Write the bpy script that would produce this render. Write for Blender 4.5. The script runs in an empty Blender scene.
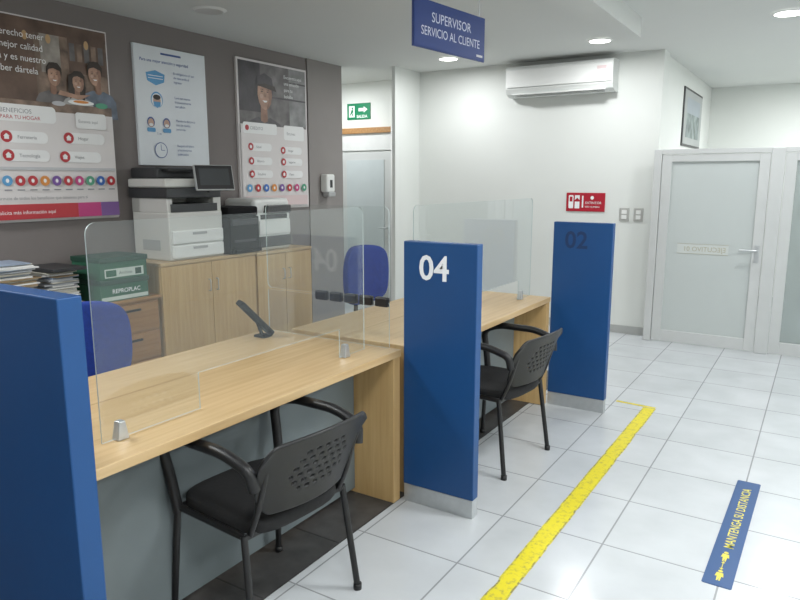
import bpy, bmesh, math
from mathutils import Vector, Matrix
S=bpy.context.scene
COL=S.collection
try: S.view_settings.view_transform='Standard'
except Exception: pass
WP={}
# ---------------------------------------------------------------- materials
MC={}
def mat(name,col,rough=.5,metal=0.,noise=.04,nscale=6.,spec=.5,emit=0.,bump=0.,alpha=1.):
    if name in MC: return MC[name]
    m=bpy.data.materials.new(name); m.use_nodes=True
    nt=m.node_tree; b=nt.nodes['Principled BSDF']
    b.inputs['Roughness'].default_value=rough; b.inputs['Metallic'].default_value=metal
    b.inputs['Specular IOR Level'].default_value=spec
    tc=nt.nodes.new('ShaderNodeTexCoord'); n=nt.nodes.new('ShaderNodeTexNoise')
    n.inputs['Scale'].default_value=nscale; n.inputs['Detail'].default_value=4
    nt.links.new(tc.outputs['Object'],n.inputs['Vector'])
    r=nt.nodes.new('ShaderNodeValToRGB')
    c1=[max(0,c*(1-noise)) for c in col]; c2=[min(1,c*(1+noise)) for c in col]
    r.color_ramp.elements[0].color=(*c1,1); r.color_ramp.elements[1].color=(*c2,1)
    r.color_ramp.elements[0].position=.3; r.color_ramp.elements[1].position=.7
    nt.links.new(n.outputs['Fac'],r.inputs['Fac']); nt.links.new(r.outputs['Color'],b.inputs['Base Color'])
    if emit>0:
        b.inputs['Emission Color'].default_value=(*col,1); b.inputs['Emission Strength'].default_value=emit
    if bump>0:
        bp=nt.nodes.new('ShaderNodeBump'); bp.inputs['Strength'].default_value=bump; bp.inputs['Distance'].default_value=.002
        n2=nt.nodes.new('ShaderNodeTexNoise'); n2.inputs['Scale'].default_value=300
        nt.links.new(tc.outputs['Object'],n2.inputs['Vector']); nt.links.new(n2.outputs['Fac'],bp.inputs['Height'])
        nt.links.new(bp.outputs['Normal'],b.inputs['Normal'])
    MC[name]=m; return m
def wood(name,c1,c2,axis='Y',rough=.38,seam=None):
    m=bpy.data.materials.new(name); m.use_nodes=True; nt=m.node_tree; b=nt.nodes['Principled BSDF']
    b.inputs['Roughness'].default_value=rough
    tc=nt.nodes.new('ShaderNodeTexCoord'); mp=nt.nodes.new('ShaderNodeMapping')
    sc={'X':(1.2,28,28),'Y':(28,1.2,28),'Z':(28,28,1.2)}[axis]
    mp.inputs['Scale'].default_value=sc
    n=nt.nodes.new('ShaderNodeTexNoise'); n.inputs['Scale'].default_value=1.6; n.inputs['Detail'].default_value=7; n.inputs['Distortion'].default_value=.4
    r=nt.nodes.new('ShaderNodeValToRGB'); r.color_ramp.elements[0].position=.3; r.color_ramp.elements[1].position=.72
    r.color_ramp.elements[0].color=(*c1,1); r.color_ramp.elements[1].color=(*c2,1)
    nt.links.new(tc.outputs['Object'],mp.inputs['Vector']); nt.links.new(mp.outputs['Vector'],n.inputs['Vector'])
    nt.links.new(n.outputs['Fac'],r.inputs['Fac'])
    nt.links.new(r.outputs['Color'],b.inputs['Base Color'])
    return m
def glass(name,tint,refl=.35,fac=.0,rough=.02,dcol=(.75,.8,.8)):
    m=bpy.data.materials.new(name); m.use_nodes=True; nt=m.node_tree; nt.nodes.clear()
    o=nt.nodes.new('ShaderNodeOutputMaterial'); t=nt.nodes.new('ShaderNodeBsdfTransparent'); t.inputs['Color'].default_value=(*tint,1)
    g=nt.nodes.new('ShaderNodeBsdfGlossy'); g.inputs['Roughness'].default_value=rough; g.inputs['Color'].default_value=(.9,.95,1,1)
    f=nt.nodes.new('ShaderNodeLayerWeight'); f.inputs['Blend'].default_value=.5
    pw=nt.nodes.new('ShaderNodeMath'); pw.operation='POWER'; pw.inputs[1].default_value=4
    ml=nt.nodes.new('ShaderNodeMath'); ml.operation='MULTIPLY_ADD'; ml.inputs[1].default_value=refl; ml.inputs[2].default_value=.03
    nt.links.new(f.outputs['Facing'],pw.inputs[0]); nt.links.new(pw.outputs[0],ml.inputs[0])
    mx=nt.nodes.new('ShaderNodeMixShader')
    nt.links.new(ml.outputs[0],mx.inputs[0]); nt.links.new(t.outputs[0],mx.inputs[1]); nt.links.new(g.outputs[0],mx.inputs[2])
    d=nt.nodes.new('ShaderNodeBsdfDiffuse'); d.inputs['Color'].default_value=(*dcol,1)
    m2=nt.nodes.new('ShaderNodeMixShader'); m2.inputs[0].default_value=fac
    nt.links.new(mx.outputs[0],m2.inputs[1]); nt.links.new(d.outputs[0],m2.inputs[2]); nt.links.new(m2.outputs[0],o.inputs[0])
    return m
def tiles(name,c1,c2,grout,size,ox,oy,rough,mortar=.006,lo=.88,nsc=3.5):
    m=bpy.data.materials.new(name); m.use_nodes=True; nt=m.node_tree; b=nt.nodes['Principled BSDF']
    b.inputs['Roughness'].default_value=rough
    g=nt.nodes.new('ShaderNodeNewGeometry'); mp=nt.nodes.new('ShaderNodeMapping'); mp.inputs['Location'].default_value=(-ox,-oy,0)
    br=nt.nodes.new('ShaderNodeTexBrick'); br.offset=0; br.squash=1
    br.inputs['Scale'].default_value=1; br.inputs['Brick Width'].default_value=size; br.inputs['Row Height'].default_value=size
    br.inputs['Mortar Size'].default_value=mortar; br.inputs['Mortar Smooth'].default_value=.25
    br.inputs['Color1'].default_value=(*c1,1); br.inputs['Color2'].default_value=(*c2,1); br.inputs['Mortar'].default_value=(*grout,1)
    nt.links.new(g.outputs['Position'],mp.inputs['Vector']); nt.links.new(mp.outputs['Vector'],br.inputs['Vector'])
    n=nt.nodes.new('ShaderNodeTexNoise'); n.inputs['Scale'].default_value=nsc; n.inputs['Detail'].default_value=7
    nt.links.new(g.outputs['Position'],n.inputs['Vector'])
    r=nt.nodes.new('ShaderNodeValToRGB')
    r.color_ramp.elements[0].color=(lo,lo,lo,1); r.color_ramp.elements[1].color=(1,1,1,1)
    r.color_ramp.elements[0].position=.3; r.color_ramp.elements[1].position=.7
    nt.links.new(n.outputs['Fac'],r.inputs['Fac'])
    mx=nt.nodes.new('ShaderNodeMixRGB'); mx.blend_type='MULTIPLY'; mx.inputs[0].default_value=1
    nt.links.new(br.outputs['Color'],mx.inputs[1]); nt.links.new(r.outputs['Color'],mx.inputs[2]); nt.links.new(mx.outputs[0],b.inputs['Base Color'])
    bp=nt.nodes.new('ShaderNodeBump'); bp.invert=True; bp.inputs['Strength'].default_value=.3; bp.inputs['Distance'].default_value=.003
    nt.links.new(br.outputs['Fac'],bp.inputs['Height']); nt.links.new(bp.outputs['Normal'],b.inputs['Normal'])
    return m
M_white=mat('wall_white_paint',(.71,.73,.70),.75,noise=.015,nscale=1.5)
M_ceil=mat('ceiling_paint',(.655,.67,.65),.85,noise=.01,nscale=1)
M_taupe=mat('wall_taupe_paint',(.20,.178,.172),.8,noise=.03,nscale=2)
M_taupe2=mat('pillar_taupe_paint',(.27,.25,.24),.8,noise=.03,nscale=2)
M_floor=tiles('floor_white_tiles',(.545,.57,.59),(.58,.605,.625),(.31,.32,.33),.465,-1.15,2.74,.19,.0042)
M_dark=tiles('floor_dark_tiles',(.062,.060,.060),(.085,.082,.08),(.035,.034,.034),.465,-1.65,2.60,.4,.005,.55,14)
M_blue=mat('divider_blue_laminate',(.006,.062,.205),.42,noise=.03)
M_signblue=mat('sign_blue',(.012,.035,.16),.4,noise=.02)
M_oak=wood('oak_laminate',(.49,.33,.16),(.60,.435,.235),'Y')
M_oakZ=wood('oak_laminate_upright',(.50,.315,.13),(.61,.42,.195),'Z')
M_oakD=wood('drawer_wood',(.30,.15,.055),(.42,.24,.10),'Y')
M_grey=mat('grey_blue_laminate',(.16,.19,.20),.5,noise=.03)
M_alu=mat('brushed_aluminium',(.55,.57,.58),.35,metal=.7,noise=.05,nscale=30)
M_aluw=mat('satin_aluminium_frame',(.58,.595,.59),.4,metal=.15,noise=.02)
M_black=mat('black_plastic',(.010,.010,.011),.42,noise=.1,bump=.2)
M_blackfab=mat('black_upholstery',(.012,.012,.013),.9,noise=.2,nscale=60,bump=.5)
M_bluefab=mat('blue_upholstery',(.012,.04,.26),.9,noise=.15,nscale=50,bump=.5)
M_offw=mat('off_white_plastic',(.62,.62,.59),.45,noise=.02)
M_wht=mat('white_plastic',(.78,.79,.77),.4,noise=.01)
M_lgrey=mat('light_grey_plastic',(.42,.43,.43),.45,noise=.02)
M_dgrey=mat('dark_grey_plastic',(.035,.037,.04),.4,noise=.05)
M_yel=mat('yellow_print',(.85,.75,.03),.5,noise=.04)
M_paper=mat('paper_white',(.78,.78,.76),.7,noise=.02)
M_glass=glass('acrylic_clear',(.965,.975,.97),.6,.018)
M_gedge=mat('acrylic_edge',(.50,.57,.57),.2,noise=.02)
# ---------------------------------------------------------------- helpers
def wp(p): return WP.get(p,Vector((0,0,0)))
def link(name,me,parent=None,loc=(0,0,0)):
    o=bpy.data.objects.new(name,me); COL.objects.link(o)
    loc=Vector(loc); WP[o]=loc.copy()
    if parent is not None:
        o.parent=parent; o.location=loc-wp(parent)
    else: o.location=loc
    return o
def thing(name,label,cat,loc,group=None):
    o=link(name,None,None,loc); o.empty_display_size=.1
    o['label']=label; o['category']=cat
    if group: o['group']=group
    return o
def tag(o,label,cat,group=None):
    o['label']=label;o['category']=cat
    if group:o['group']=group
    return o
def finish(bm,name,mats,parent,loc,smooth=False):
    me=bpy.data.meshes.new(name); bm.to_mesh(me); bm.free()
    if not isinstance(mats,(list,tuple)): mats=[mats]
    for m in mats: me.materials.append(m)
    if smooth:
        for p in me.polygons: p.use_smooth=True
    return link(name,me,parent,loc)
def box(name,x0,x1,y0,y1,z0,z1,m,parent=None,bev=0.,seg=2,holes=None):
    c=Vector(((x0+x1)/2,(y0+y1)/2,(z0+z1)/2)); bm=bmesh.new()
    bmesh.ops.create_cube(bm,size=1)
    bmesh.ops.scale(bm,vec=(x1-x0,y1-y0,z1-z0),verts=bm.verts)
    if bev>0: bmesh.ops.bevel(bm,geom=bm.edges[:],offset=bev,segments=seg,profile=.5,affect='EDGES')
    return finish(bm,name,m,parent,c,False)
def structure(o): o['kind']='structure'; return o
def frame(o,r,u):
    r=Vector(r).normalized(); u=Vector(u).normalized(); n=r.cross(u)
    M=Matrix(((r.x,u.x,n.x,o[0]),(r.y,u.y,n.y,o[1]),(r.z,u.z,n.z,o[2]),(0,0,0,1))); return M
class Print:
    """flat printed artwork: coloured shapes stacked by tiny layers on a surface"""
    def __init__(s,M): s.M=M; s.bm=bmesh.new(); s.mats=[]; s.k=1
    def mi(s,m):
        if m not in s.mats: s.mats.append(m)
        return s.mats.index(m)
    def poly(s,pts,m,step=True,d=None):
        z=(s.k*.0003) if d is None else d
        if step and d is None: s.k+=1
        vs=[s.bm.verts.new(s.M@Vector((p[0],p[1],z))) for p in pts]
        f=s.bm.faces.new(vs); f.material_index=s.mi(m)
    def rect(s,u0,v0,u1,v1,m,r=0):
        if r<=0: s.poly([(u0,v0),(u1,v0),(u1,v1),(u0,v1)],m); return
        pts=[]
        for cx,cy,a0 in((u1-r,v1-r,0),(u0+r,v1-r,90),(u0+r,v0+r,180),(u1-r,v0+r,270)):
            for i in range(6):
                a=math.radians(a0+i*18); pts.append((cx+r*math.cos(a),cy+r*math.sin(a)))
        s.poly(pts,m)
    def ell(s,u,v,a,b,m,n=24,rot=0):
        c,sn=math.cos(rot),math.sin(rot)
        s.poly([(u+a*math.cos(t)*c-b*math.sin(t)*sn,v+a*math.cos(t)*sn+b*math.sin(t)*c) for t in [2*math.pi*i/n for i in range(n)]],m)
    def text(s,body,u,v,size,m,align='LEFT',bold=0.,sx=1.):
        cu=bpy.data.curves.new('t','FONT'); cu.body=body; cu.size=size; cu.align_x=align; cu.offset=bold; cu.resolution_u=3
        ob=bpy.data.objects.new('t',cu); me=bpy.data.meshes.new_from_object(ob)
        z=s.k*.0003; s.k+=1; mi=s.mi(m); base=len(s.bm.verts)
        vs=[s.bm.verts.new(s.M@Vector((u+w.co.x*sx,v+w.co.y,z))) for w in me.vertices]
        for p in me.polygons:
            try: f=s.bm.faces.new([vs[i] for i in p.vertices]); f.material_index=mi
            except ValueError: pass
        bpy.data.objects.remove(ob); bpy.data.curves.remove(cu); bpy.data.meshes.remove(me)
    def done(s,name,parent,origin):
        origin=Vector(origin)
        for v in s.bm.verts: v.co-=origin
        return finish(s.bm,name,s.mats,parent,origin)
def fillet(pts,r,n=5):
    pts=[Vector(p) for p in pts]; out=[pts[0]]
    for i in range(1,len(pts)-1):
        a,b,c=pts[i-1],pts[i],pts[i+1]; d1=(a-b); d2=(c-b); rr=min(r,d1.length*.45,d2.length*.45)
        p0=b+d1.normalized()*rr; p2=b+d2.normalized()*rr
        for k in range(n+1):
            t=k/n; out.append(p0*(1-t)**2+b*2*t*(1-t)+p2*t*t)
    out.append(pts[-1]); return out
def tube(name,pts,rad,m,parent=None,fil=.03,sq=1.,origin=None,seg=5):
    cu=bpy.data.curves.new('c','CURVE'); cu.dimensions='3D'; cu.bevel_depth=rad; cu.bevel_resolution=3; cu.use_fill_caps=True
    P=fillet(pts,fil,seg) if len(pts)>2 else [Vector(p) for p in pts]
    sp=cu.splines.new('POLY'); sp.points.add(len(P)-1)
    o0=Vector(origin) if origin is not None else sum(P,Vector())/len(P)
    for i,p in enumerate(P): sp.points[i].co=(*(p-o0),1)
    ob=bpy.data.objects.new('c',cu); me=bpy.data.meshes.new_from_object(ob)
    bpy.data.objects.remove(ob); bpy.data.curves.remove(cu)
    me.name=name; me.materials.clear(); me.materials.append(m)
    for p in me.polygons: p.use_smooth=True
    return link(name,me,parent,o0)
def cyl(name,c,r,h,m,parent=None,axis='Z',r2=None,seg=32,bev=0.,smooth=True):
    bm=bmesh.new(); bmesh.ops.create_cone(bm,cap_ends=True,segments=seg,radius1=r,radius2=r if r2 is None else r2,depth=h)
    if bev>0:
        es=[e for e in bm.edges if len(e.link_faces)==2 and any(len(f.verts)>4 for f in e.link_faces)]
        bmesh.ops.bevel(bm,geom=es,offset=bev,segments=2,affect='EDGES')
    if axis=='Y': bmesh.ops.rotate(bm,cent=(0,0,0),matrix=Matrix.Rotation(math.pi/2,3,'X'),verts=bm.verts)
    if axis=='X': bmesh.ops.rotate(bm,cent=(0,0,0),matrix=Matrix.Rotation(math.pi/2,3,'Y'),verts=bm.verts)
    for f in bm.faces: f.smooth=smooth and len(f.verts)<=4
    return finish(bm,name,m,parent,c)
def prism(name,outline,thick,M,mats,parent,origin,edge_mi=0,bev=0.):
    """extruded outline in frame M (u,v) with thickness along normal"""
    bm=bmesh.new(); origin=Vector(origin)
    a=[bm.verts.new(M@Vector((p[0],p[1],-thick/2))-origin) for p in outline]
    b=[bm.verts.new(M@Vector((p[0],p[1],thick/2))-origin) for p in outline]
    f1=bm.faces.new(a[::-1]); f2=bm.faces.new(b); n=len(a)
    for i in range(n):
        f=bm.faces.new((a[i],a[(i+1)%n],b[(i+1)%n],b[i])); f.material_index=edge_mi
    if bev>0:
        bmesh.ops.bevel(bm,geom=list(set(f1.edges)|set(f2.edges)),offset=bev,segments=2,affect='EDGES')
    bmesh.ops.recalc_face_normals(bm,faces=bm.faces)
    bmesh.ops.triangulate(bm,faces=[f for f in bm.faces if len(f.verts)>4])
    return finish(bm,name,mats,parent,origin)
def rrect(u0,v0,u1,v1,r,n=5,corners=(1,1,1,1)):
    pts=[]
    for k,(cx,cy,a0,X,Y) in enumerate(((u1-r,v1-r,0,u1,v1),(u0+r,v1-r,90,u0,v1),(u0+r,v0+r,180,u0,v0),(u1-r,v0+r,270,u1,v0))):
        if corners[k]:
            for i in range(n+1):
                a=math.radians(a0+i*90/n); pts.append((cx+r*math.cos(a),cy+r*math.sin(a)))
        else: pts.append((X,Y))
    return pts
def copy_tree(o,loc,rotz=None,label=None):
    n=o.copy(); COL.objects.link(n); n.location=loc
    if rotz is not None: n.rotation_euler=(0,0,rotz)
    if label: n['label']=label
    def rec(src,dst):
        for c in [x for x in list(bpy.data.objects) if x.parent==src]:
            k=c.copy(); k.parent=dst; k.matrix_parent_inverse=c.matrix_parent_inverse; COL.objects.link(k); rec(c,k)
    rec(o,n); return n
ZC=2.76
# ---------------------------------------------------------------- room shell
structure(box('floor',-6.6,3.4,-2.2,10.5,-.1,0,M_floor))
structure(box('floor_dark_inlay',-6.5,-1.65,-2.1,5.2,0.0,.003,M_dark)).name='trim_1'
structure(box('ceiling',-6.6,3.4,-2.2,10.5,ZC,ZC+.1,M_ceil))
structure(box('wall_left',-4.75,-4.6,-2.2,6.11,0,ZC,M_taupe))
structure(box('trim_2',-4.62,-4.585,5.54,6.115,0,ZC,M_taupe2))
structure(box('wall_passage',-6.6,-6.5,5.9,7.4,0,ZC,M_white))
structure(box('wall_passage_rear',-6.6,-4.75,5.9,6.0,0,ZC,M_white))
structure(box('wall_exit',-6.6,-4.05,7.25,7.4,0,ZC,M_white))
structure(box('wall_corner',-4.13,-4.09,6.42,7.25,0,ZC,M_white))
structure(box('wall_back',-4.09,-1.42,6.95,7.2,0,ZC,M_white))
structure(box('wall_recess_side',-1.6,-1.45,7.2,10.2,0,ZC,M_white))
structure(box('wall_recess_back',-1.6,3.4,10.2,10.4,0,ZC,M_white))
structure(box('wall_right',3.3,3.4,-2.2,10.5,0,ZC,M_white))
structure(box('wall_front',-4.75,3.4,-2.3,-2.2,0,ZC,M_white))
M_base=mat('baseboard_grey',(.42,.43,.42),.5)
structure(box('baseboard_back',-4.09,-1.42,6.935,6.95,0,.08,M_base))
structure(box('baseboard_corner',-4.09,-4.075,6.42,6.95,0,.08,M_base))
structure(box('trim_3',-1.52,-1.32,1.0,5.55,2.62,ZC,M_ceil)) # ceiling beam

# ---------------------------------------------------------------- divider panels
def divider(x0,x1,y,th,label,num,numcol,nx,top=1.275):
    T=thing('divider_panel',label,'divider panel',((x0+x1)/2,y+th/2,0),'numbered counter dividers')
    box('panel_board',x0,x1,y,y+th,.09,top,M_blue,T,.004)
    box('kick_base',x0+.002,x1-.002,y+.002,y+th-.002,0.0,.09,M_alu,T,.002)
    if num:
        P=Print(frame((nx,y-.0004,1.105),(1,0,0),(0,0,1)))
        P.text(num,0,0,.158,numcol,'LEFT',.0028,.99); P.done('number_lettering',T,(nx,y,1.15))
    return T
M_numw=mat('number_white',(.85,.87,.9),.5)
M_numd=mat('number_shaded_navy',(.006,.03,.11),.5)  # shade on the 02 numeral is put into this colour
divider(-2.1,-1.51,.89,.065,'bright blue laminate divider panel without a number',None,None,0)
divider(-1.63,-1.255,2.63,.055,'blue laminate divider panel numbered 04 on a metal base','04',M_numw,-1.548)
divider(-1.54,-1.145,4.40,.055,'blue divider panel with number 02 coloured dark as if shaded, on metal base','02',M_numd,-1.46)

# ---------------------------------------------------------------- desks
def desk(xf,xb,y0,y1,label):
    T=thing('service_desk',label,'desk',((xf+xb)/2,(y0+y1)/2,0),'customer service desks')
    box('worktop',xb,xf,y0,y1,.728,.762,M_oak,T,.003)
    box('modesty_panel',xf-.255,xf-.235,y0+.05,y1-.062,.03,.728,M_grey,T)
    for ya in (y0,y1-.06): box('end_panel',xb+.05,xf-.006,ya+.002,ya+.058,0.004,.7275,M_oakZ,T,.002)
    box('joint_strip',xb+.33,xb+.333,y0+.01,y1-.01,.7621,.7624,mat('joint_seam_brown',(.3,.2,.1),.6),T)  # dark seam line between the worktop boards
    return T
desk(-1.64,-2.48,.96,2.625,'oak laminate service desk with grey modesty panel')
desk(-1.54,-2.38,2.69,4.395,'oak laminate service desk between numbered blue dividers')

# ---------------------------------------------------------------- acrylic screens
def screen(x,y0,y1,c0,c1,z0,z1,label,cut=True):
    T=thing('acrylic_screen',label,'protective screen',(x,(y0+y1)/2,z0),'acrylic counter screens')
    M=frame((x,0,0),(0,1,0),(0,0,1))
    r=.035
    if cut:
        out=[(y0,z0+.006),(c0,z0+.006),(c0,z0+.135),(c1,z0+.135),(c1,z0+.006),(y1,z0+.006)]
    else: out=[(y0,z0+.006),(y1,z0+.006)]
    for cx,cy,a0 in((y1-r,z1-r,0),(y0+r,z1-r,90)):
        for i in range(7):
            a=math.radians(a0+i*15); out.append((cx+r*math.cos(a),cy+r*math.sin(a)))
    prism('pane',out,.005,M,[M_glass,M_gedge],T,(x,(y0+y1)/2,z0),1)
    for cy in (y0+.065,c1+.04):
        cl=box('clamp',x-.017,x+.017,cy-.020,cy+.020,z0+.0005,z0+.06,M_alu,T,.004)
        for v in cl.data.vertices:
            if v.co.z>0: v.co.y*=.55; v.co.x*=.8
    return T
screen(-1.78,1.15,2.52,1.53,2.33,.762,1.43,'clear acrylic screen with document slot standing on oak desk')
screen(-1.68,2.80,4.36,3.2,4.15,.762,1.43,'clear acrylic screen on the desk between blue dividers')
# side screen with black clips across the desk end
T=thing('side_screen','clear acrylic side screen joined by small black clips','protective screen',(-2.1,2.60,.762))
prism('pane',rrect(-2.45,.765,-1.69,.985,.01),.005,frame((0,2.60,0),(1,0,0),(0,0,1)),[M_glass,M_gedge],T,(-2.1,2.60,.762),1)
prism('pane',rrect(-2.45,.995,-1.69,1.43,.03),.005,frame((0,2.60,0),(1,0,0),(0,0,1)),[M_glass,M_gedge],T,(-2.1,2.60,.762),1)
for x in (-2.09,-2.0,-1.91,-1.82,-1.73): box('clip',x-.036,x+.036,2.586,2.614,.962,1.008,M_black,T,.007)

# ---------------------------------------------------------------- visitor chairs
def chair(label):
    T=thing('visitor_chair',label,'chair',(0,0,0),'black visitor chairs')
    w=.25
    bm=bmesh.new(); n=10
    g=[[None]*(n+1) for _ in range(n+1)]
    for i in range(n+1):
        for j in range(n+1):
            u=i/n*2-1; v=j/n*2-1
            k=(abs(u)**4+abs(v)**4)**.25; s=max(abs(u),abs(v)); f=(s/k) if k>1e-6 else 1
            x=u*f*.225; y=v*f*.225
            z=.455-.012*(1-u*u)*(1-v*v)-.02*max(0,-u-.6)**1.2
            g[i][j]=bm.verts.new((x-.01,y,z))
    for i in range(n):
        for j in range(n): bm.faces.new((g[i][j],g[i+1][j],g[i+1][j+1],g[i][j+1]))
    s=finish(bm,'seat',M_blackfab,T,(0,0,0),True)
    md=s.modifiers.new('s','SOLIDIFY'); md.thickness=.05; md.offset=-1
    md=s.modifiers.new('b','BEVEL'); md.width=.015; md.segments=3
    bm=bmesh.new(); nu,nv=75,31; g=[]
    for j in range(nv+1):
        v=j/nv; row=[]
        half=.205+.040*math.sin(v*math.pi*.62)
        for i in range(nu+1):
            u=i/nu*2-1
            arch=.016*(1-u*u)*v
            zz=.482+v*.262+arch
            e=abs(u)
            cr=max(0,e-.80)/.20
            if v>.75: zz-=.035*cr*cr*(v-.75)/.25
            if v<.25: zz+=.05*cr*cr*(.25-v)/.25
            yy=u*half
            xx=.200+.062*(v)**1.1+(.052*(1-u*u))+.03*v*v
            row.append(bm.verts.new((xx,yy,zz)))
        g.append(row)
    mm=(23,19,17,17,19,23)
    for j in range(nv):
        for i in range(nu):
            hole=False
            if 8<=j<=24 and (j-8)%3==0:
                r=(j-8)//3
                off=(0,3)[r%2]
                m=mm[min(r,5)]
                if m<=i<=nu-1-m and (i-10+off)%6 in (0,1,2): hole=True
            if hole: continue
            bm.faces.new((g[j][i],g[j][i+1],g[j+1][i+1],g[j+1][i]))
    b=finish(bm,'backrest',M_black,T,(0,0,0),True)
    md=b.modifiers.new('s','SOLIDIFY'); md.thickness=.013; md.offset=0
    md=b.modifiers.new('ss','SUBSURF'); md.levels=1; md.render_levels=1
    for sy in(-1,1):
        y=sy*.235
        tube('leg',[(-.215,sy*.255,0.01),(-.185,y,.42)],.0125,M_black,T)
        tube('leg',[(.225,sy*.255,0.01),(.17,y,.42)],.0125,M_black,T)
        cyl('foot_cap',(-.215,sy*.255,.012),.016,.024,M_black,T)
        cyl('foot_cap',(.225,sy*.255,.012),.016,.024,M_black,T)
        a=tube('armrest',[(.242,y+sy*.010,.60),(.235,y+sy*.022,.665),(.12,y+sy*.028,.700),(-.12,y+sy*.028,.695),(-.225,y+sy*.028,.655),(-.195,y+sy*.015,.53),(-.175,y+sy*.005,.40)],.0195,M_black,T,.09,seg=7)
        tube('back_support',[(.17,y*.90,.41),(.212,y*.90,.50),(.262,y*.9,.66)],.011,M_black,T)
        tube('side_rail',[(-.19,y,.415),(.175,y,.415)],.012,M_black,T)
    tube('cross_rail',[(-.185,-.235,.41),(-.185,.235,.41)],.011,M_black,T)
    tube('cross_rail',[(.17,-.235,.41),(.17,.235,.41)],.011,M_black,T)
    return T
C=chair('black plastic visitor chair with perforated back beside grey modesty panel')
C.location=(-1.64,1.68,0)
copy_tree(C,(-1.50,3.38,0),math.radians(-6),'black visitor chair with perforated back at desk between dividers')
C.rotation_euler=(0,0,math.radians(-5))

# ---------------------------------------------------------------- operator chairs (blue)
def opchair(loc,zb,rot,label):
    T=thing('office_chair',label,'chair',(0,0,0),'blue office chairs')
    def cushion(name,cx,cz,hw,hd,th,vert):
        bm=bmesh.new(); bmesh.ops.create_cube(bm,size=1)
        bmesh.ops.subdivide_edges(bm,edges=bm.edges[:],cuts=3,use_grid_fill=True)
        for v in bm.verts:
            y,a,t=v.co.y*2,v.co.x*2,v.co.z*2
            k=max((abs(y)**4+abs(a)**4)**(1/4),1e-6); f=max(abs(y),abs(a))/k
            yy=y*f*hw; aa=a*f*hd; tt=t*th/2*(1-.35*min(1,(y*y+a*a)/2))
            if vert: v.co=Vector((cx+tt+.05*y*y,yy,cz+aa))
            else: v.co=Vector((cx+aa,yy,cz+tt))
        o=finish(bm,name,M_bluefab,T,(0,0,0),True)
        md=o.modifiers.new('s','SUBSURF'); md.levels=1; md.render_levels=2
    cushion('seat',.0,.47,.24,.23,.09,False)
    cushion('backrest',-.24,zb,.25,.225,.08,True)
    tube('back_bracket',[(-.02,0,.40),(-.30,0,.42),(-.30,0,zb)],.018,M_black,T,.05)
    cyl('gas_column',(0,0,.27),.025,.32,M_black,T)
    for i in range(5):
        a=i*math.tau/5; tube('base_arm',[(0,0,.10),(.28*math.cos(a),.28*math.sin(a),.065)],.018,M_black,T)
        cyl('caster',(.28*math.cos(a),.28*math.sin(a),.031),.028,.04,M_black,T,'Y')
    T.location=loc; T.rotation_euler=(0,0,rot); return T
opchair((-2.82,1.90,0),.735,0,'blue upholstered office chair behind the desk with tablet')
opchair((-2.72,4.15,0),.84,math.radians(-4),'blue upholstered office chair behind the desk between dividers')

# ---------------------------------------------------------------- cabinets
def cabinet(y0,y1,ztop,label):
    T=thing('storage_cabinet',label,'cabinet',(-4.34,(y0+y1)/2,0),'oak storage cabinets')
    box('body',-4.58,-4.12,y0,y1,.004,ztop-.025,M_oakZ,T)
    box('top_board',-4.585,-4.095,y0-.005,y1+.005,ztop-.025,ztop,M_oak,T,.003)
    ym=(y0+y1)/2
    for a,b,hy in((y0+.003,ym-.002,ym-.04),(ym+.002,y1-.003,ym+.04)):
        d=box('door',-4.12,-4.10,a,b,.05,ztop-.03,M_oakZ,T,.002)
        tube('handle',[(-4.10,hy,ztop-.17),(-4.075,hy,ztop-.17),(-4.075,hy,ztop-.26),(-4.10,hy,ztop-.26)],.004,M_alu,d,.01)
    return T
cabinet(3.23,4.205,.945,'oak two-door cabinet under the multifunction printer')
cabinet(4.225,4.95,.935,'oak two-door cabinet carrying the second printer')
T=thing('drawer_cabinet','brown wooden drawer unit under the archive boxes','drawer unit',(-4.34,2.95,0))
box('body',-4.58,-4.12,2.70,3.2,.004,.70,M_oakD,T); box('top_board',-4.585,-4.09,2.695,3.205,.70,.722,M_oakD,T,.002)
for z0,z1 in((.06,.25),(.27,.46),(.48,.68)):
    d=box('drawer',-4.12,-4.10,2.71,3.19,z0,z1,M_oakD,T,.003); box('handle',-4.10,-4.085,2.87,3.03,z1-.05,z1-.035,M_black,d,.002)
T=thing('low_cabinet','brown wooden low cabinet holding paper stacks','cabinet',(-4.34,2.1,0))
box('body',-4.58,-4.12,1.45,2.68,.004,.70,M_oakD,T); box('top_board',-4.585,-4.09,1.445,2.685,.70,.722,M_oakD,T,.002)
for a,b in((1.46,2.06),(2.07,2.67)): box('door',-4.12,-4.10,a,b,.05,.69,M_oakD,T,.002)

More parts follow.
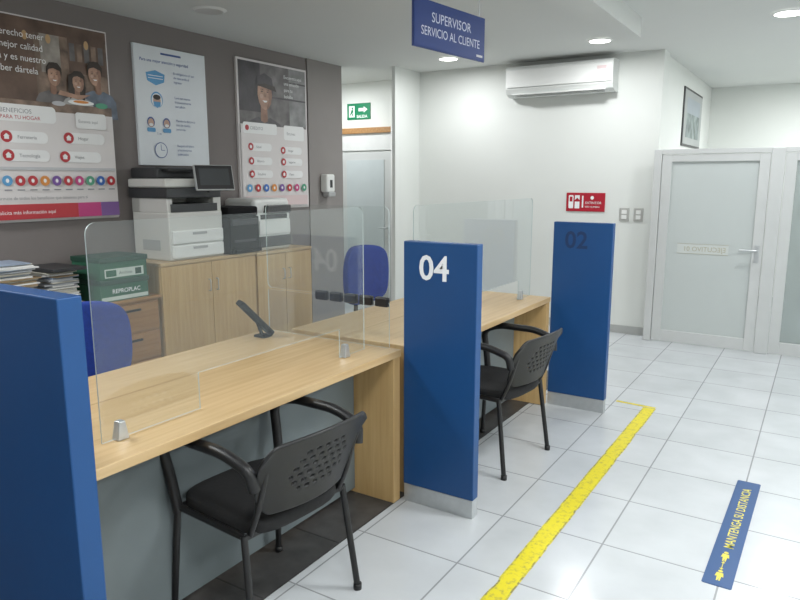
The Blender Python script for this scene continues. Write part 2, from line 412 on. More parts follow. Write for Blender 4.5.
# ---------------------------------------------------------------- archive boxes
M_green=mat('archive_green_card',(.028,.125,.072),.7,noise=.05); M_green2=mat('archive_dark_green_card',(.02,.07,.048),.7)
M_txtw=mat('print_white',(.85,.86,.86),.6); M_pale=mat('label_pale_green',(.55,.62,.56),.6)
for k,(z0,z1,lab) in enumerate(((.7225,.875,'green cardboard archive box with white print, lower of two'),(.8755,1.03,'green and white cardboard archive box, upper of two'))):
    T=thing('archive_box',lab,'storage box',(-4.3,2.92,z0),'stacked archive boxes')
    dx=.012*k; W0=2.735+dx*.3; W1=3.12-dx
    box('carton',-4.42,-4.11+dx,W0,W1,z0,z1-.02,M_green,T,.003)
    box('lid',-4.425,-4.1+dx,W0-.005,W1+.005,z1-.035,z1-.0005,M_green2 ,T,.004)
    P=Print(frame((-4.1095+dx,W0,z0),(0,1,0),(0,0,1))); w_=W1-W0
    P.rect(.006,.008,w_-.006,z1-z0-.038,M_green)
    if k==0: P.rect(.006,.008,w_-.006,.034,M_pale); P.text('REPROPLAC',.09,.055,.042,M_txtw,'LEFT',.0003)
    else: P.rect(.03,.015,w_-.03,.075,M_pale); P.rect(.04,.022,.12,.066,M_green); P.text('Archivo',.14,.032,.033,M_green2); P.rect(.27,.022,.32,.066,M_green2)
    P.done('printed_label',T,(-4.11+dx,2.92,z0+.05))
# ---------------------------------------------------------------- paper stacks & binders
import random
random.seed(4)
M_pp=[mat('paper_%s'%n,c,.75,noise=.03) for n,c in(('cream',(.62,.60,.53)),('white',(.68,.69,.69)),('grey',(.42,.44,.47)),('kraft',(.30,.22,.13)),('blueish',(.30,.36,.46)))]
def stack(y0,y1,x0,x1,z0,z1,label):
    T=thing('paper_stack',label,'paper stack',((x0+x1)/2,(y0+y1)/2,z0),'paper stacks on the low cabinet')
    z=z0
    while z<z1-.005:
        h=min(random.uniform(.004,.013),z1-z); o=[random.uniform(-.026,.026) for _ in range(4)]
        q=box('bundle',x0+o[0],x1+o[1],y0+o[2],y1+o[3],z,z+h-.0012,random.choice(M_pp[:2]+M_pp),T); q.rotation_euler=(0,0,random.uniform(-.13,.13)); z+=h
stack(2.07,2.32,-4.43,-4.15,.7225,1.05,'tall stack of loose white paper sheets')
stack(1.69,1.95,-4.43,-4.17,.7225,1.06,'tall stack of paper folders and forms')
stack(2.43,2.62,-4.46,-4.18,.7225,.965,'lower stack of papers beside the archive boxes')
T=thing('binder','dark folder lying on top of the paper stack','binder',(-4.3,2.5,.9655)); 
box('cover',-4.48,-4.12,2.42,2.66,.9665,.988,M_dgrey,T,.003); box('pages',-4.47,-4.13,2.425,2.64,.9705,.984,M_paper,T)

# ---------------------------------------------------------------- multifunction printer
T=thing('multifunction_printer','large white office printer with dark scanner lid and touchscreen','printer',(-4.34,3.63,.945))
y0,y1=3.36,3.89; zb=.9455
box('body',-4.56,-4.14,y0,y1,zb,1.31,M_offw,T,.012)
for z0,z1 in((zb+.015,zb+.115),(zb+.125,zb+.225)):
    d=box('paper_drawer',-4.15,-4.118,y0+.015,y1-.015,z0,z1,M_wht,T,.008); box('handle',-4.118,-4.112,3.56,3.70,z1-.035,z1-.015,M_lgrey,d,.002)
box('side_grille',-4.45,-4.25,y0-.004,y0,1.02,1.10,M_lgrey,T)
box('output_bay',-4.52,-4.139,y0+.03,y1-.05,1.31,1.37,M_dgrey,T)
box('side_pillar',-4.56,-4.15,y0,y0+.05,1.305,1.42,M_offw,T,.006); box('back_pillar',-4.56,-4.46,y0,y1,1.305,1.42,M_offw,T,.006); box('side_pillar',-4.56,-4.15,y1-.08,y1,1.305,1.42,M_offw,T,.006)
box('scanner_unit',-4.57,-4.12,y0-.02,y1-.02,1.415,1.49,M_dgrey,T,.01)
box('scanner_lid',-4.57,-4.13,y0-.02,y1-.03,1.492,1.56,M_offw,T,.015)
box('document_feeder',-4.56,-4.25,y0+.0,y1-.15,1.555,1.645,M_dgrey,T,.02)
box('feeder_tray',-4.50,-4.18,y0+.05,y1-.08,1.61,1.635,M_black,T,.008)
M=Matrix.Translation((-4.02,3.71,1.565))@Matrix.Rotation(math.radians(-20),4,'Z')@Matrix.Rotation(math.radians(-14),4,'Y')
scr=box('touchscreen',-.015,.015,-.155,.155,-.10,.10,M_lgrey,None,.008); scr.parent=T; scr.matrix_local=Matrix.Translation(-wp(T))@M; WP[scr]=Vector((-4.06,3.74,1.5))
P=Print(frame((.0155,0,0),(0,1,0),(0,0,1))); P.rect(-.147,-.09,.147,.093,M_black); P.rect(-.12,-.06,.12,.07,mat('screen_dark_glass',(.07,.075,.08),.12)); 
p=P.done('screen_glass',None,(0,0,0)); p.parent=scr; p.location=(0,0,0)
tube('screen_arm',[(-4.16,3.76,1.45),(-4.05,3.71,1.51)],.018,M_black,T)

# second printer
T=thing('laser_printer','compact white laser printer on the oak cabinet','printer',(-4.34,4.5,.935))
box('body',-4.55,-4.17,4.30,4.75,.9355,1.27,M_wht,T,.03,4)
box('paper_drawer',-4.18,-4.15,4.33,4.73,.965,1.06,M_dgrey,T,.006)
box('front_cover',-4.18,-4.155,4.33,4.73,1.075,1.2,M_wht,T,.006)
box('top_cover',-4.55,-4.18,4.29,4.76,1.26,1.39,M_wht,T,.04,5); box('control_panel',-4.2,-4.13,4.42,4.72,1.26,1.33,M_dgrey,T,.008)
box('output_slot',-4.172,-4.166,4.36,4.70,1.21,1.25,M_black,T)
T=thing('desktop_printer','black desktop printer with paper tray on oak cabinet','printer',(-4.3,4.1,.945))
M_bk2=mat('matte_black_plastic',(.006,.006,.007),.8,spec=.25)
box('body',-4.47,-4.10,3.93,4.27,.9455,1.25,M_bk2,T,.012); box('top_lid',-4.47,-4.11,3.93,4.27,1.2505,1.33,M_bk2,T,.015)
box('paper_tray',-4.11,-4.06,3.95,4.25,.955,.985,M_bk2,T,.004); box('output_opening',-4.101,-4.098,3.98,4.22,1.04,1.06,M_dgrey,T); box('control_panel',-4.105,-4.09,3.95,4.25,1.18,1.23,M_dgrey,T,.004)
# small tilted tablet stand
T=thing('tablet_stand','chunky black tilted slab device at desk rear edge','tablet stand',(-2.38,2.46,.762))
box('base',-2.41,-2.34,2.44,2.50,.7622,.775,M_bk2,T,.003); tube('stem',[(-2.38,2.47,.77),(-2.38,2.44,.84)],.009,M_bk2,T)
o=box('tablet',-.045,.045,-.014,.014,-.115,.115,M_bk2,None,.006); o.parent=T; o.location=Vector((-2.38,2.425,.868))-wp(T); o.rotation_euler=(math.radians(42),0,math.radians(-28))

# ---------------------------------------------------------------- posters
def pm(n,c,nz=.015,sc=6): return mat('ink_'+n,c,.45,noise=nz,nscale=sc)
I_w=pm('white',(.80,.80,.80)); I_red=pm('red',(.45,.03,.04)); I_pink=pm('pale_pink',(.68,.55,.55)); I_grey=pm('grey_text',(.25,.25,.27)); I_lg=pm('light_grey',(.50,.5,.52))
I_br=pm('photo_brown',(.12,.075,.055),.45,5); I_br2=pm('photo_tan',(.20,.14,.105),.6,9); I_skin=pm('skin',(.40,.24,.17),.25,14); I_skd=pm('skin_deep',(.27,.15,.105),.25,14); I_skl=pm('skin_light',(.50,.33,.25)); I_hair=pm('hair',(.035,.024,.018),.3,30); I_navy=pm('navy',(.05,.10,.30)); I_cyan=pm('cyan',(.10,.32,.58)); I_blue=pm('blue',(.03,.13,.45))
I_or=pm('orange',(.65,.25,.05)); I_pur=pm('purple',(.18,.08,.32)); I_mag=pm('magenta',(.5,.05,.2)); I_gr=pm('green',(.08,.32,.2)); I_dk=pm('photo_charcoal',(.055,.05,.055),.4,8); I_dk2=pm('photo_grey',(.14,.13,.13),.5,7); I_bg=pm('poster_offwhite',(.68,.645,.64)); I_bluebg=pm('poster_pale_blue',(.70,.735,.77))
def poster(name,label,y0,y1,z0,z1,bg):
    T=thing(name,label,'poster',(-4.6,(y0+y1)/2,z0)); box('sheet',-4.6,-4.575,y0,y1,z0,z1,bg,T,.002)
    P=Print(frame((-4.5745,y0,z0),(0,1,0),(0,0,1))); P.rect(.004,.004,y1-y0-.004,z1-z0-.004,bg)
    return T,P
def person(P,u,v,s,shirt,hairlong=False,cap=None,lean=0.):
    P.poly([(u-1.05*s,v-2.2*s),(u+1.05*s,v-2.2*s),(u+1.0*s,v-1.35*s),(u+.8*s,v-1.02*s),(u+.3*s,v-.82*s),(u+.0*s,v-.95*s),(u-.3*s,v-.82*s),(u-.8*s,v-1.02*s),(u-1.0*s,v-1.35*s)],shirt)
    if hairlong: P.poly([(u-.5*s,v-1.0*s),(u-.58*s,v-.3*s),(u-.48*s,v+.35*s),(u,v+.62*s),(u+.48*s,v+.35*s),(u+.56*s,v-.3*s),(u+.45*s,v-1.05*s),(u,v-.8*s)],I_hair)
    P.poly([(u-.17*s,v-.95*s),(u,v-1.02*s),(u+.17*s,v-.95*s),(u+.16*s,v-.4*s),(u-.16*s,v-.4*s)],I_skd)
    u+=lean*s
    P.ell(u,v+.17*s,.43*s,.46*s,cap or I_hair)
    face=[(-.34,.18),(-.36,-.08),(-.30,-.34),(-.16,-.52),(0,-.58),(.16,-.52),(.30,-.34),(.36,-.08),(.34,.18),(.18,.36),(-.18,.36)]
    P.poly([(u+a*s,v+b*s) for a,b in face],I_skin)
    P.poly([(u+a*s,v+b*s) for a,b in((.12,.33),(.34,.18),(.36,-.08),(.30,-.34),(.16,-.52),(.06,-.56),(.2,-.2))],I_skd)
    P.ell(u-.17*s,v-.12*s,.09*s,.08*s,I_skl,14)
    for d in(-.15,.13): P.ell(u+d*s,v+.04*s,.05*s,.02*s,I_hair,10); P.rect(u+(d-.07)*s,v+.10*s,u+(d+.07)*s,v+.118*s,I_hair)
    P.poly([(u-.01*s,v+.03*s),(u+.05*s,v-.14*s),(u-.05*s,v-.14*s)],I_skd)
    P.poly([(u-.13*s,v-.26*s),(u+.11*s,v-.26*s),(u+.05*s,v-.32*s),(u-.06*s,v-.32*s)],I_w)
    if cap:
        P.poly([(u-.43*s,v+.2*s),(u+.43*s,v+.2*s),(u+.36*s,v+.52*s),(u,v+.66*s),(u-.36*s,v+.52*s)],cap); P.poly([(u-.40*s,v+.23*s),(u+.58*s,v+.08*s),(u+.50*s,v+.26*s),(u,v+.32*s)],I_hair)
    else: P.poly([(u-.40*s,v+.05*s),(u-.32*s,v+.25*s),(u-.05*s,v+.33*s),(u+.30*s,v+.22*s),(u+.38*s,v+.02*s),(u+.42*s,v+.35*s),(u+.2*s,v+.62*s),(u-.25*s,v+.60*s),(u-.43*s,v+.35*s)],I_hair)
def icon(P,u,v,r=.038):
    P.ell(u,v,r,r,I_red); P.rect(u-r*.4,v-r*.45,u+r*.4,v+r*.1,I_w); P.poly([(u-r*.55,v+r*.05),(u+r*.55,v+r*.05),(u,v+r*.55)],I_w)
# poster 1
T,P=poster('benefits_poster','large brown and white benefits poster with family photo',2.28,3.25,1.27,2.61,I_bg)
P.rect(.01,.70,.96,1.33,I_br); P.rect(.42,.78,.96,1.33,I_br2)
P.rect(.46,1.0,.60,1.30,pm('photo_window',(.30,.27,.24),.35,10)); P.rect(.66,1.02,.95,1.28,I_br); P.rect(.01,1.25,.96,1.33,I_br)
for q in range(5): P.rect(.67+q*.055,1.10,.71+q*.055,1.22,(I_dk2,I_br2)[q%2])
for u in(.36,.52,.8): P.ell(u,1.22,.018,.03,pm('lamp_amber',(.5,.32,.16)))
person(P,.53,.99,.13,I_dk2,lean=.1); person(P,.87,1.03,.14,pm('shirt_blue',(.13,.16,.21),.3,12),lean=-.15); person(P,.70,.96,.12,pm('shirt_white',(.38,.37,.36),.2,14),True,lean=.1)
P.poly([(.55,.86),(.72,.84),(.80,.88),(.70,.87),(.57,.89)],I_skin)
P.rect(.01,.70,.96,.80,I_br2); P.ell(.72,.82,.10,.018,I_w); P.ell(.72,.825,.06,.010,I_or); P.ell(.55,.80,.05,.016,I_lg); P.ell(.88,.81,.05,.02,I_gr)
for k,t in enumerate(('Es tu derecho tener','una mejor calidad','de vida y es nuestro','deber dártela')): P.text(t,(.03,.07,.03,.12)[k],1.20-k*.075,.060,I_w,'LEFT',.0,.93)
P.rect(.01,.01,.96,.74,I_bg,.0); P.rect(.03,.66,.52,.77,I_w,.03)
P.text('BENEFICIOS',.14,.715,.040,I_grey,'LEFT',.0); P.text('PARA TU HOGAR',.14,.675,.034,I_red,'LEFT',.0); P.ell(.08,.712,.03,.03,I_red)
for k,(u,v) in enumerate(((.17,.56),(.60,.57),(.17,.44),(.56,.44))):
    P.rect(u-.02,v-.038,u+.28,v+.038,I_w,.036); icon(P,u,v)
    P.text(('Ferretería','Hogar','Tecnología','Viajes')[k],u+.07,v-.011,.032,I_grey)
P.rect(.66,.64,.90,.75,I_w,.02); P.text('Escanea aquí',.68,.68,.030,I_grey)
P.rect(.02,.345,.95,.365,I_lg)
cols=(I_cyan,I_cyan,I_red,I_red,I_or,I_pur,I_red,I_mag,I_gr,I_blue,I_red)
for k,c in enumerate(cols):
    P.ell(.06+k*.084,.275,.034,.034,c); P.ell(.06+k*.084,.275,.011,.014,I_w,12); P.rect(.035+k*.084,.21,.085+k*.084,.218,I_grey)
P.text('Infórmate de todos los beneficios que tenemos para ti',.04,.15,.030,I_grey)
P.rect(.02,.02,.62,.12,I_red); P.text('Solicita más información aquí',.05,.055,.034,I_w); P.rect(.62,.02,.80,.12,I_mag); P.rect(.80,.02,.95,.12,pm('violet_band',(.2,.1,.3)))
P.done('print',T,(-4.5745,2.76,1.27))
# poster 2
T,P=poster('health_poster','white and blue health measures poster with mask icons',3.475,4.18,1.665,2.58,I_bluebg)
P.text('Para una mejor atención y seguridad',.05,.795,.032,I_navy,'LEFT',.0005); P.rect(.25,.86,.45,.875,I_navy)
P.poly([(.10,.71),(.19,.735),(.28,.71),(.27,.65),(.19,.62),(.11,.65)],I_cyan); P.rect(.12,.69,.26,.695,I_w); P.rect(.12,.67,.26,.675,I_w)
P.ell(.19,.51,.058,.062,I_cyan); P.ell(.19,.505,.051,.055,I_bluebg); P.ell(.19,.50,.036,.044,I_skl); P.ell(.19,.53,.036,.02,I_hair); P.poly([(.155,.495),(.225,.495),(.22,.462),(.19,.45),(.16,.462)],I_cyan)
for u in(.12,.27): P.ell(u,.335,.036,.04,I_navy); P.ell(u,.33,.028,.033,I_skl); P.rect(u-.04,.26,u+.04,.292,I_cyan,.01); P.ell(u,.315,.02,.012,I_w)
P.text('1 m',.17,.24,.028,I_navy)
P.ell(.20,.12,.062,.062,I_navy,32); P.ell(.20,.12,.056,.056,I_bluebg,32); P.rect(.198,.12,.203,.165,I_navy); P.rect(.20,.118,.235,.122,I_navy)
txt=('Es obligatorio el uso','de mascarilla al','ingresar','Lava tus manos','frecuentemente','con jabón','Mantén la distancia','con las demás','personas','Respeta el aforo','y los horarios','publicados')
for q,v in enumerate((.70,.51,.33,.13)):
    for k in range(3): P.text(txt[q*3+k],.36,v+.022-k*.034,.026,I_navy)
P.done('print',T,(-4.5745,3.8,1.665))
# poster 3
T,P=poster('benefits_poster','tall white benefits poster with photo of man wearing cap',4.54,5.505,1.275,2.635,I_bg)
P.rect(.02,.70,.945,1.34,I_dk2); P.rect(.02,.9,.30,1.34,I_dk); P.rect(.70,.8,.945,1.34,pm('photo_window_grey',(.24,.24,.24),.4,6)); P.rect(.02,1.04,.945,1.055,I_dk); P.rect(.70,1.2,.945,1.215,I_dk)
person(P,.34,1.08,.27,pm('shirt_grey',(.09,.085,.09),.3,12),False,I_dk,.06); P.poly([(.22,.72),(.46,.72),(.44,.80),(.25,.80)],pm('apron',(.16,.09,.06)))
for k,t in enumerate(('Encuentra aquí','una solución','para tu','bolsillo')): P.text(t,.62,1.24-k*.06,.044,I_w,'LEFT',.0)
P.rect(.02,.02,.945,.78,I_bg); P.rect(.05,.70,.50,.80,I_w,.02); P.text('CRÉDITO',.14,.735,.04,I_grey,'LEFT',.0); P.ell(.10,.75,.025,.025,I_red); P.rect(.60,.66,.90,.80,I_w,.02); P.text('Escanea',.64,.71,.04,I_grey)
for k,(u,v) in enumerate(((.14,.58),(.58,.56),(.14,.45),(.58,.45),(.14,.33),(.58,.33))):
    P.rect(u-.02,v-.036,u+.28,v+.036,I_w,.034); icon(P,u,v,.034); P.text(('Salud','Hogar','Ahorro','Seguros','Estudios','Viajes')[k],u+.07,v-.011,.032,I_grey)
for k,c in enumerate((I_cyan,I_red,I_blue,I_or,I_pur,I_red,I_mag,I_gr)): P.ell(.10+k*.11,.20,.036,.036,c); P.ell(.10+k*.11,.20,.012,.014,I_w,12)
P.rect(.04,.03,.92,.125,I_pink); P.text('Infórmate con tu ejecutivo',.08,.06,.05,I_red,'LEFT',.0)
P.done('print',T,(-4.5745,5.0,1.275))

# soap dispenser
T=thing('soap_dispenser','white wall mounted sanitizer dispenser on taupe pillar','dispenser',(-4.585,5.78,1.36))
box('housing',-4.585,-4.49,5.71,5.85,1.42,1.61,M_wht,T,.02,3); box('window',-4.4905,-4.486,5.76,5.80,1.47,1.55,M_dgrey,T,.001); box('push_bar',-4.56,-4.475,5.72,5.84,1.375,1.425,M_lgrey,T,.012)
# ---------------------------------------------------------------- exit door, exit sign
M_doorg=mat('door_light_grey',(.52,.57,.58),.35,noise=.02)
T=structure(link('door_1',None,None,(-5.0,7.2,0)))
box('frame_post',-5.5,-5.44,7.18,7.25,0.002,2.2,M_wht,T,.004); box('frame_post',-4.64,-4.57,7.18,7.25,.002,2.2,M_wht,T,.004); box('frame_head',-5.44,-4.64,7.18,7.25,2.13,2.2,M_oakD,T,.004)
box('transom',-5.44,-4.64,7.21,7.24,1.92,2.13,mat('transom_white',(.66,.67,.66),.5),T,.002)
d=box('leaf',-5.43,-4.645,7.20,7.245,.01,1.90,M_aluw,T,.004); box('glass_panel',-5.33,-4.75,7.192,7.20,.15,1.80,M_doorg,d)
tube('handle',[(-4.70,7.20,.95),(-4.70,7.15,.95),(-4.81,7.15,.95)],.009,M_alu,d,.01)
T=thing('exit_sign','green and white emergency exit sign above the door','exit sign',(-5.16,7.25,2.3))
M_eg=mat('exit_green',(.0,.20,.085),.4); box('plate',-5.345,-4.985,7.24,7.25,2.31,2.51,M_eg,T,.002)
P=Print(frame((-5.345,7.2395,2.31),(1,0,0),(0,0,1)))
P.rect(.004,.004,.356,.196,M_eg)
P.text('SALIDA',.15,.02,.05,M_txtw,'LEFT',.001); P.poly([(.18,.10),(.26,.10),(.26,.08),(.32,.12),(.26,.16),(.26,.14),(.18,.14)],M_txtw)
P.rect(.03,.03,.12,.17,M_txtw); P.ell(.085,.14,.013,.013,M_eg,12); P.poly([(.07,.12),(.09,.125),(.10,.10),(.085,.08),(.10,.045),(.085,.045),(.07,.075),(.05,.05),(.04,.058),(.06,.09)],M_eg)
P.done('sign_print',T,(-5.16,7.24,2.4))

# ---------------------------------------------------------------- air conditioner
T=thing('air_conditioner','white split air conditioner mounted high on white wall','air conditioner',(-2.4,6.95,2.40))
prof=[(0,2.40),(.10,2.395),(.17,2.425),(.20,2.47),(.205,2.60),(.20,2.67),(.18,2.695),(0,2.70)]
M=Matrix(((0,0,1,-2.39),(-1,0,0,6.9505),(0,1,0,0),(0,0,0,1)))
prism('casing',prof,1.10,M,[mat('unit_white',(.72,.74,.72),.35,noise=.01)],T,(-2.39,6.95,2.40),0,0)
box('front_panel',-2.93,-1.85,6.735,6.742,2.485,2.655,M_wht,T,.003)
o=box('air_louver',-2.87,-1.91,6.745,6.80,2.412,2.422,M_wht,T,.002)
box('air_slot',-2.85,-1.93,6.80,6.82,2.396,2.403,M_lgrey,T)
P=Print(frame((-1.99,6.7345,2.50),(1,0,0),(0,0,1))); P.rect(0,-.005,.13,.15,M_wht); P.text('9000 BTU',0,0,.03,I_lg); P.rect(.0,.10,.09,.13,I_pink); P.done('printed_mark',T,(-1.99,6.735,2.5))
# red sign
T=thing('fire_sign','red safety sign with white pictogram on white wall','safety sign',(-2.1,6.95,1.23))
M_rs=mat('sign_red',(.42,.012,.03),.4); box('plate',-2.305,-1.905,6.94,6.95,1.23,1.42,M_rs,T,.002)
P=Print(frame((-2.305,6.9395,1.23),(1,0,0),(0,0,1)))
P.rect(.004,.004,.396,.186,M_rs)
P.rect(.025,.03,.075,.165,M_txtw,.01); P.rect(.035,.10,.065,.15,M_rs); P.rect(.09,.03,.14,.10,M_txtw); P.poly([(.09,.165),(.14,.165),(.14,.115),(.115,.14),(.09,.115)],M_txtw)
P.rect(.165,.04,.18,.16,M_txtw); P.ell(.27,.14,.018,.018,M_txtw); P.text('EXTINTOR',.20,.078,.034,M_txtw,'LEFT',.0); P.text('RED HUMEDA',.20,.04,.024,M_txtw)
P.done('sign_print',T,(-2.1,6.94,1.3))
# switches
for k,(a,b) in enumerate(((-1.755,-1.66),(-1.615,-1.525))):
    T=thing('wall_switch','white wall switch plate on white wall','switch',((a+b)/2,6.95,1.15),'wall switch plates')
    box('plate',a,b,6.938,6.95,1.145,1.275,mat('switch_plate_grey',(.42,.42,.40),.4),T,.004)
    for z in((1.165,1.205),(1.215,1.255)): box('rocker',a+.022,b-.022,6.932,6.939,z[0],z[1],M_wht,T,.003)

# ---------------------------------------------------------------- glazed office partition
M_frost=glass('frosted_glass',(.60,.64,.63),.3,.88,.25,(.57,.61,.60))
M_frost2=glass('tinted_glass',(.62,.66,.65),.5,.45,.06,(.48,.52,.515))
YP=6.78
T=structure(link('trim_4',None,None,(-.5,YP,0)))
def post(x0,x1,z0=0.002,z1=1.83,y0=YP-.03,y1=YP+.03): return box('frame_post',x0,x1,y0,y1,z0,z1,M_aluw,T,.004)
post(-1.415,-1.345); post(-.44,-.335); post(.62,.70); box('frame_head',-1.345,-.44,YP-.03,YP+.03,1.785,1.83,M_aluw,T,.003); box('frame_head',-.335,.62,YP-.03,YP+.03,1.785,1.83,M_aluw,T,.003)
def gdoor(name,x0,x1,gm,handle_right=True):
    D=structure(link(name,None,None,((x0+x1)/2,YP,0)))
    st=.085
    box('stile',x0,x0+st,YP-.022,YP+.022,.012,1.78,M_aluw,D,.003); box('stile',x1-st,x1,YP-.022,YP+.022,.012,1.78,M_aluw,D,.003)
    box('rail',x0+st,x1-st,YP-.022,YP+.022,1.715,1.78,M_aluw,D,.003); box('rail',x0+st,x1-st,YP-.022,YP+.022,.012,.12,M_aluw,D,.003)
    box('glass_pane',x0+st,x1-st,YP-.004,YP+.004,.12,1.715,gm,D)
    hx=x1-.043 if handle_right else x0+.043; s=-1 if handle_right else 1
    tube('handle',[(hx,YP-.022,.93),(hx,YP-.07,.93),(hx+s*.14,YP-.07,.93)],.010,M_alu,D,.012)
    box('lock_plate',hx-.018,hx+.018,YP-.027,YP-.022,.82,.98,M_alu,D,.003)
    return D
D=gdoor('door_2',-1.34,-.445,M_frost)
P=Print(frame((-1.16,YP-.0055,.87),(1,0,0),(0,0,1))); I_et=mat('etched_letter_gold',(.40,.38,.27),.5); I_eb=mat('etched_band',(.56,.59,.57),.5)
P.rect(0,0,.44,.094,I_eb)
P.text('EJECUTIVO 01',.42,.025,.062,I_et,'LEFT',.0,-.95)
P.rect(0,0,.44,.003,I_et); P.rect(0,.091,.44,.094,I_et)
P.done('door_lettering',D,(-.9,YP,.9))
gdoor('door_3',-.33,.615,M_frost2)
# framed picture on the recess wall
T=thing('framed_picture','dark framed picture on white recess wall','picture',(-1.45,8.8,1.95))
box('frame',-1.45,-1.435,8.2,9.4,1.93,2.57,mat('frame_dark',(.05,.05,.05),.4),T,.003); box('mat_board',-1.4355,-1.432,8.225,9.375,1.955,2.545,mat('picture_mat',(.38,.40,.39),.6),T)
P=Print(frame((-1.4315,8.36,2.03),(0,1,0),(0,0,1))); P.rect(.0,0,.88,.44,mat('picture_landscape',(.22,.26,.25),.6,noise=.5,nscale=8)); P.rect(0,.27,.88,.44,mat('picture_sky',(.34,.38,.41),.6)); P.done('picture_print',T,(-1.431,8.8,2.2))

# ---------------------------------------------------------------- hanging sign
A=Vector((-1.81,3.0,0)); B=Vector((-1.725,3.64,0)); r=(B-A).normalized(); L=(B-A).length
T=thing('hanging_sign','blue hanging supervisor sign with white lettering','hanging sign',((A+B)/2+Vector((0,0,2.21))))
Mf=frame((A.x,A.y,0),r,(0,0,1)); prism('board',[(0,2.205),(L,2.205),(L,2.44),(0,2.44)],.012,Mf,[M_signblue],T,(A+B)/2+Vector((0,0,2.21)),0,.002)
P=Print(frame((A.x+.0075,A.y-.001,2.205),r,(0,0,1)))
M_sw=mat('sign_lettering_pale',(.55,.57,.68),.5)
P.rect(.006,.006,L-.006,.229,M_signblue)
P.text('SUPERVISOR',.325,.135,.068,M_sw,'CENTER',.0,.95); P.text('SERVICIO AL CLIENTE',.325,.065,.062,M_sw,'CENTER',.0,.88); P.rect(.56,.02,.62,.032,I_lg)
P.done('lettering',T,(A+B)/2+Vector((0,0,2.3)))
for t in(.08,.92):
    p=A.lerp(B,t); tube('hanger_rod',[(p.x,p.y,2.44),(p.x,p.y,ZC-.001)],.004,M_alu,T)

# ---------------------------------------------------------------- floor markings
def mottled(name,c1,c2,thr,w=.05,sc=38):
    m=mat(name,c1,.55,noise=.0); nt=m.node_tree
    r=[n for n in nt.nodes if n.type=='VALTORGB'][0]; n=[n for n in nt.nodes if n.type=='TEX_NOISE'][0]; n.inputs['Scale'].default_value=sc; n.inputs['Detail'].default_value=12; n.inputs['Roughness'].default_value=.75
    r.color_ramp.elements[0].position=thr; r.color_ramp.elements[1].position=thr+w; r.color_ramp.elements[0].color=(*c2,1); r.color_ramp.elements[1].color=(*c1,1); return m
M_tape=mottled('worn_yellow_tape',(.70,.60,.02),(.44,.38,.06),.37,.12)
M_tape2=mottled('scuffed_tape_edge',(.62,.53,.04),(.24,.22,.09),.44,.1,30)
def strip(name,p0,p1,w,m,m2,label):
    bm=bmesh.new(); random.seed(7); p0=Vector(p0);p1=Vector(p1); d=(p1-p0); n=110; s=Vector((-d.y,d.x)).normalized()
    vs=[]
    e=min(.008,w*.15); a1=a2=0.
    for i in range(n+1):
        c=p0+d*(i/n); a1=a1*.6+random.uniform(-.0018,.0012); a2=a2*.6+random.uniform(-.0018,.0012); j1,j2=a1,a2
        if random.random()<.05: j1-=.005
        if random.random()<.05: j2-=.005
        offs=(w/2+j1,w/2+j1-e,-(w/2+j2-e),-(w/2+j2))
        ring=[(c+s*q,.0008) for q in offs]+[(c+s*offs[3],.0002),(c+s*offs[0],.0002)]
        vs.append([bm.verts.new((q.x,q.y,z)) for q,z in ring])
    for i in range(n):
        for k in range(6):
            f=bm.faces.new((vs[i][k],vs[i][(k+1)%6],vs[i+1][(k+1)%6],vs[i+1][k])); f.material_index=0 if k==1 else 1
    bm.faces.new(vs[0]); bm.faces.new(vs[n][::-1])
    bmesh.ops.recalc_face_normals(bm,faces=bm.faces)
    o=finish(bm,name,[m,m2],None,(0,0,0)); return tag(o,label,'floor tape','yellow floor tape strips')
strip('floor_tape',(-.925,1.2),(-.905,4.68),.088,M_tape,M_tape2,'worn yellow floor marking tape along the counters')
strip('floor_tape',(-1.14,4.72),(-.87,4.70),.034,M_tape,M_tape2,'short thin worn yellow tape across the aisle end')
# sticker
T=thing('floor_sticker','blue floor sticker with yellow keep-distance lettering','floor sticker',(-.22,3.2,0))
r=Vector((.018,1,0)).normalized(); u=Vector((-1,.018,0)).normalized()
Mf=frame((-.172,2.665,.0018),r,u); Ls=1.085; Ws=.108
M_st=mat('sticker_blue',(.012,.065,.20),.35); M_yl=mat('sticker_print_yellow',(.66,.59,.08),.5)
prism('vinyl',rrect(0,0,Ls,Ws,.008),.0012,Matrix.Translation((0,0,-.0009))@Mf,[M_st],T,(-.22,3.2,0))
P=Print(Mf); P.rect(.004,.004,Ls-.004,Ws-.004,M_st); P.text('MANTENGA SU DISTANCIA',.32,.034,.055,M_yl,'LEFT',.0004,.98)
for u0 in(.075,.235):
    v0=.054
    P.ell(u0+.040,v0,.009,.009,M_yl,16)
    P.poly([(u0+.027,v0-.012),(u0+.027,v0+.012),(u0-.004,v0+.016),(u0-.002,v0+.008),(u0-.036,v0+.007),(u0-.036,v0+.002),(u0-.010,v0),(u0-.036,v0-.002),(u0-.036,v0-.007),(u0-.002,v0-.008),(u0-.004,v0-.016)],M_yl)
P.rect(.135,.0525,.185,.0555,M_yl); P.poly([(.125,.054),(.138,.062),(.138,.046)],M_yl); P.poly([(.195,.054),(.182,.046),(.182,.062)],M_yl)
P.done('lettering',T,(-.22,3.2,.002))

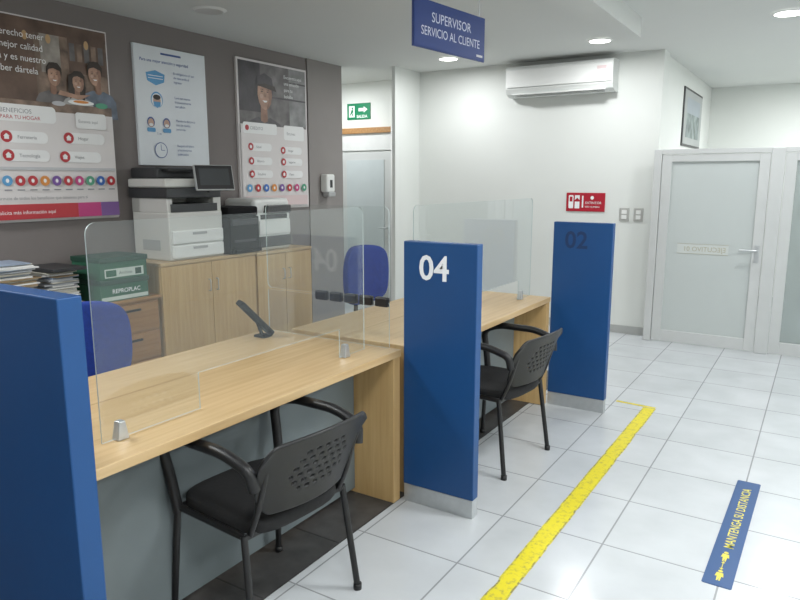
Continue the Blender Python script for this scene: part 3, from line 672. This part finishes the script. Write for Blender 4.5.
# ---------------------------------------------------------------- lighting
M_em=mat('lamp_emitter',(1,.99,.95),.5,emit=8.)
for k,(x,y,r) in enumerate(((-3.91,3.64,.10),(-3.37,6.29,.09),(-1.82,6.2,.09),(-.36,5.94,.10),(-.1,7.6,.09),(1.3,6.2,.09),(-5.2,6.5,.09))):  # last entry is an unseen lamp added to brighten the passage
    T=thing('ceiling_downlight','round recessed white ceiling downlight','ceiling light',(x,y,ZC),'recessed ceiling downlights')
    bm=bmesh.new(); bmesh.ops.create_circle(bm,segments=40,radius=r+.025,cap_ends=False)
    e=bm.edges[:]; g=bmesh.ops.extrude_edge_only(bm,edges=e); vv=[v for v in g['geom'] if isinstance(v,bmesh.types.BMVert)]
    for v in vv: v.co*=r/(r+.025); v.co.z-=.012
    finish(bm,'trim_ring',M_wht,T,(x,y,ZC-.001))
    dull=(k==0)
    cyl('diffuser',(x,y,ZC-.008),r,.008,mat('lamp_off_diffuser',(.6,.6,.58),.4) if dull else M_em,T,seg=40)
    if not dull:
        l=bpy.data.lights.new('downlight','AREA'); l.shape='DISK'; l.size=r*2; l.energy=20 if k==6 else 14; l.color=(.97,.985,1.)
        lo=link('lamp_light',l,T,(x,y,ZC-.03))
for k,(x,y) in enumerate(((-3.4,.6),(-.2,.6),(2.0,.8),(2.0,3.6),(2.0,8.6),(.2,3.0),(-.0,8.9))):  # panels added out of view to light the room
    T=thing('added_fill_panel','unseen square led panel added to light the room','ceiling light',(x,y,ZC),'added unseen fill lights')
    box('housing',x-.31,x+.31,y-.31,y+.31,ZC-.02,ZC-.0005,M_wht,T,.003); box('diffuser',x-.28,x+.28,y-.28,y+.28,ZC-.026,ZC-.0205,M_em,T)
    l=bpy.data.lights.new('panel','AREA'); l.shape='SQUARE'; l.size=.56; l.energy=(58,33,42,48,34,36,34)[k]; l.color=(.965,.99,1.)
    link('lamp_light',l,T,(x,y,ZC-.04))
w=bpy.data.worlds.new('w'); S.world=w; w.use_nodes=True; w.node_tree.nodes['Background'].inputs[0].default_value=(.8,.85,.9,1); w.node_tree.nodes['Background'].inputs[1].default_value=.3

# ---------------------------------------------------------------- camera
cd=bpy.data.cameras.new('camera'); co=bpy.data.objects.new('camera',cd); COL.objects.link(co)
cd.sensor_width=36; cd.lens=674/800*36; co.location=(0,0,1.55); co.rotation_euler=(math.radians(90-10.1),0,math.radians(32.1)); cd.clip_start=.05
S.camera=co
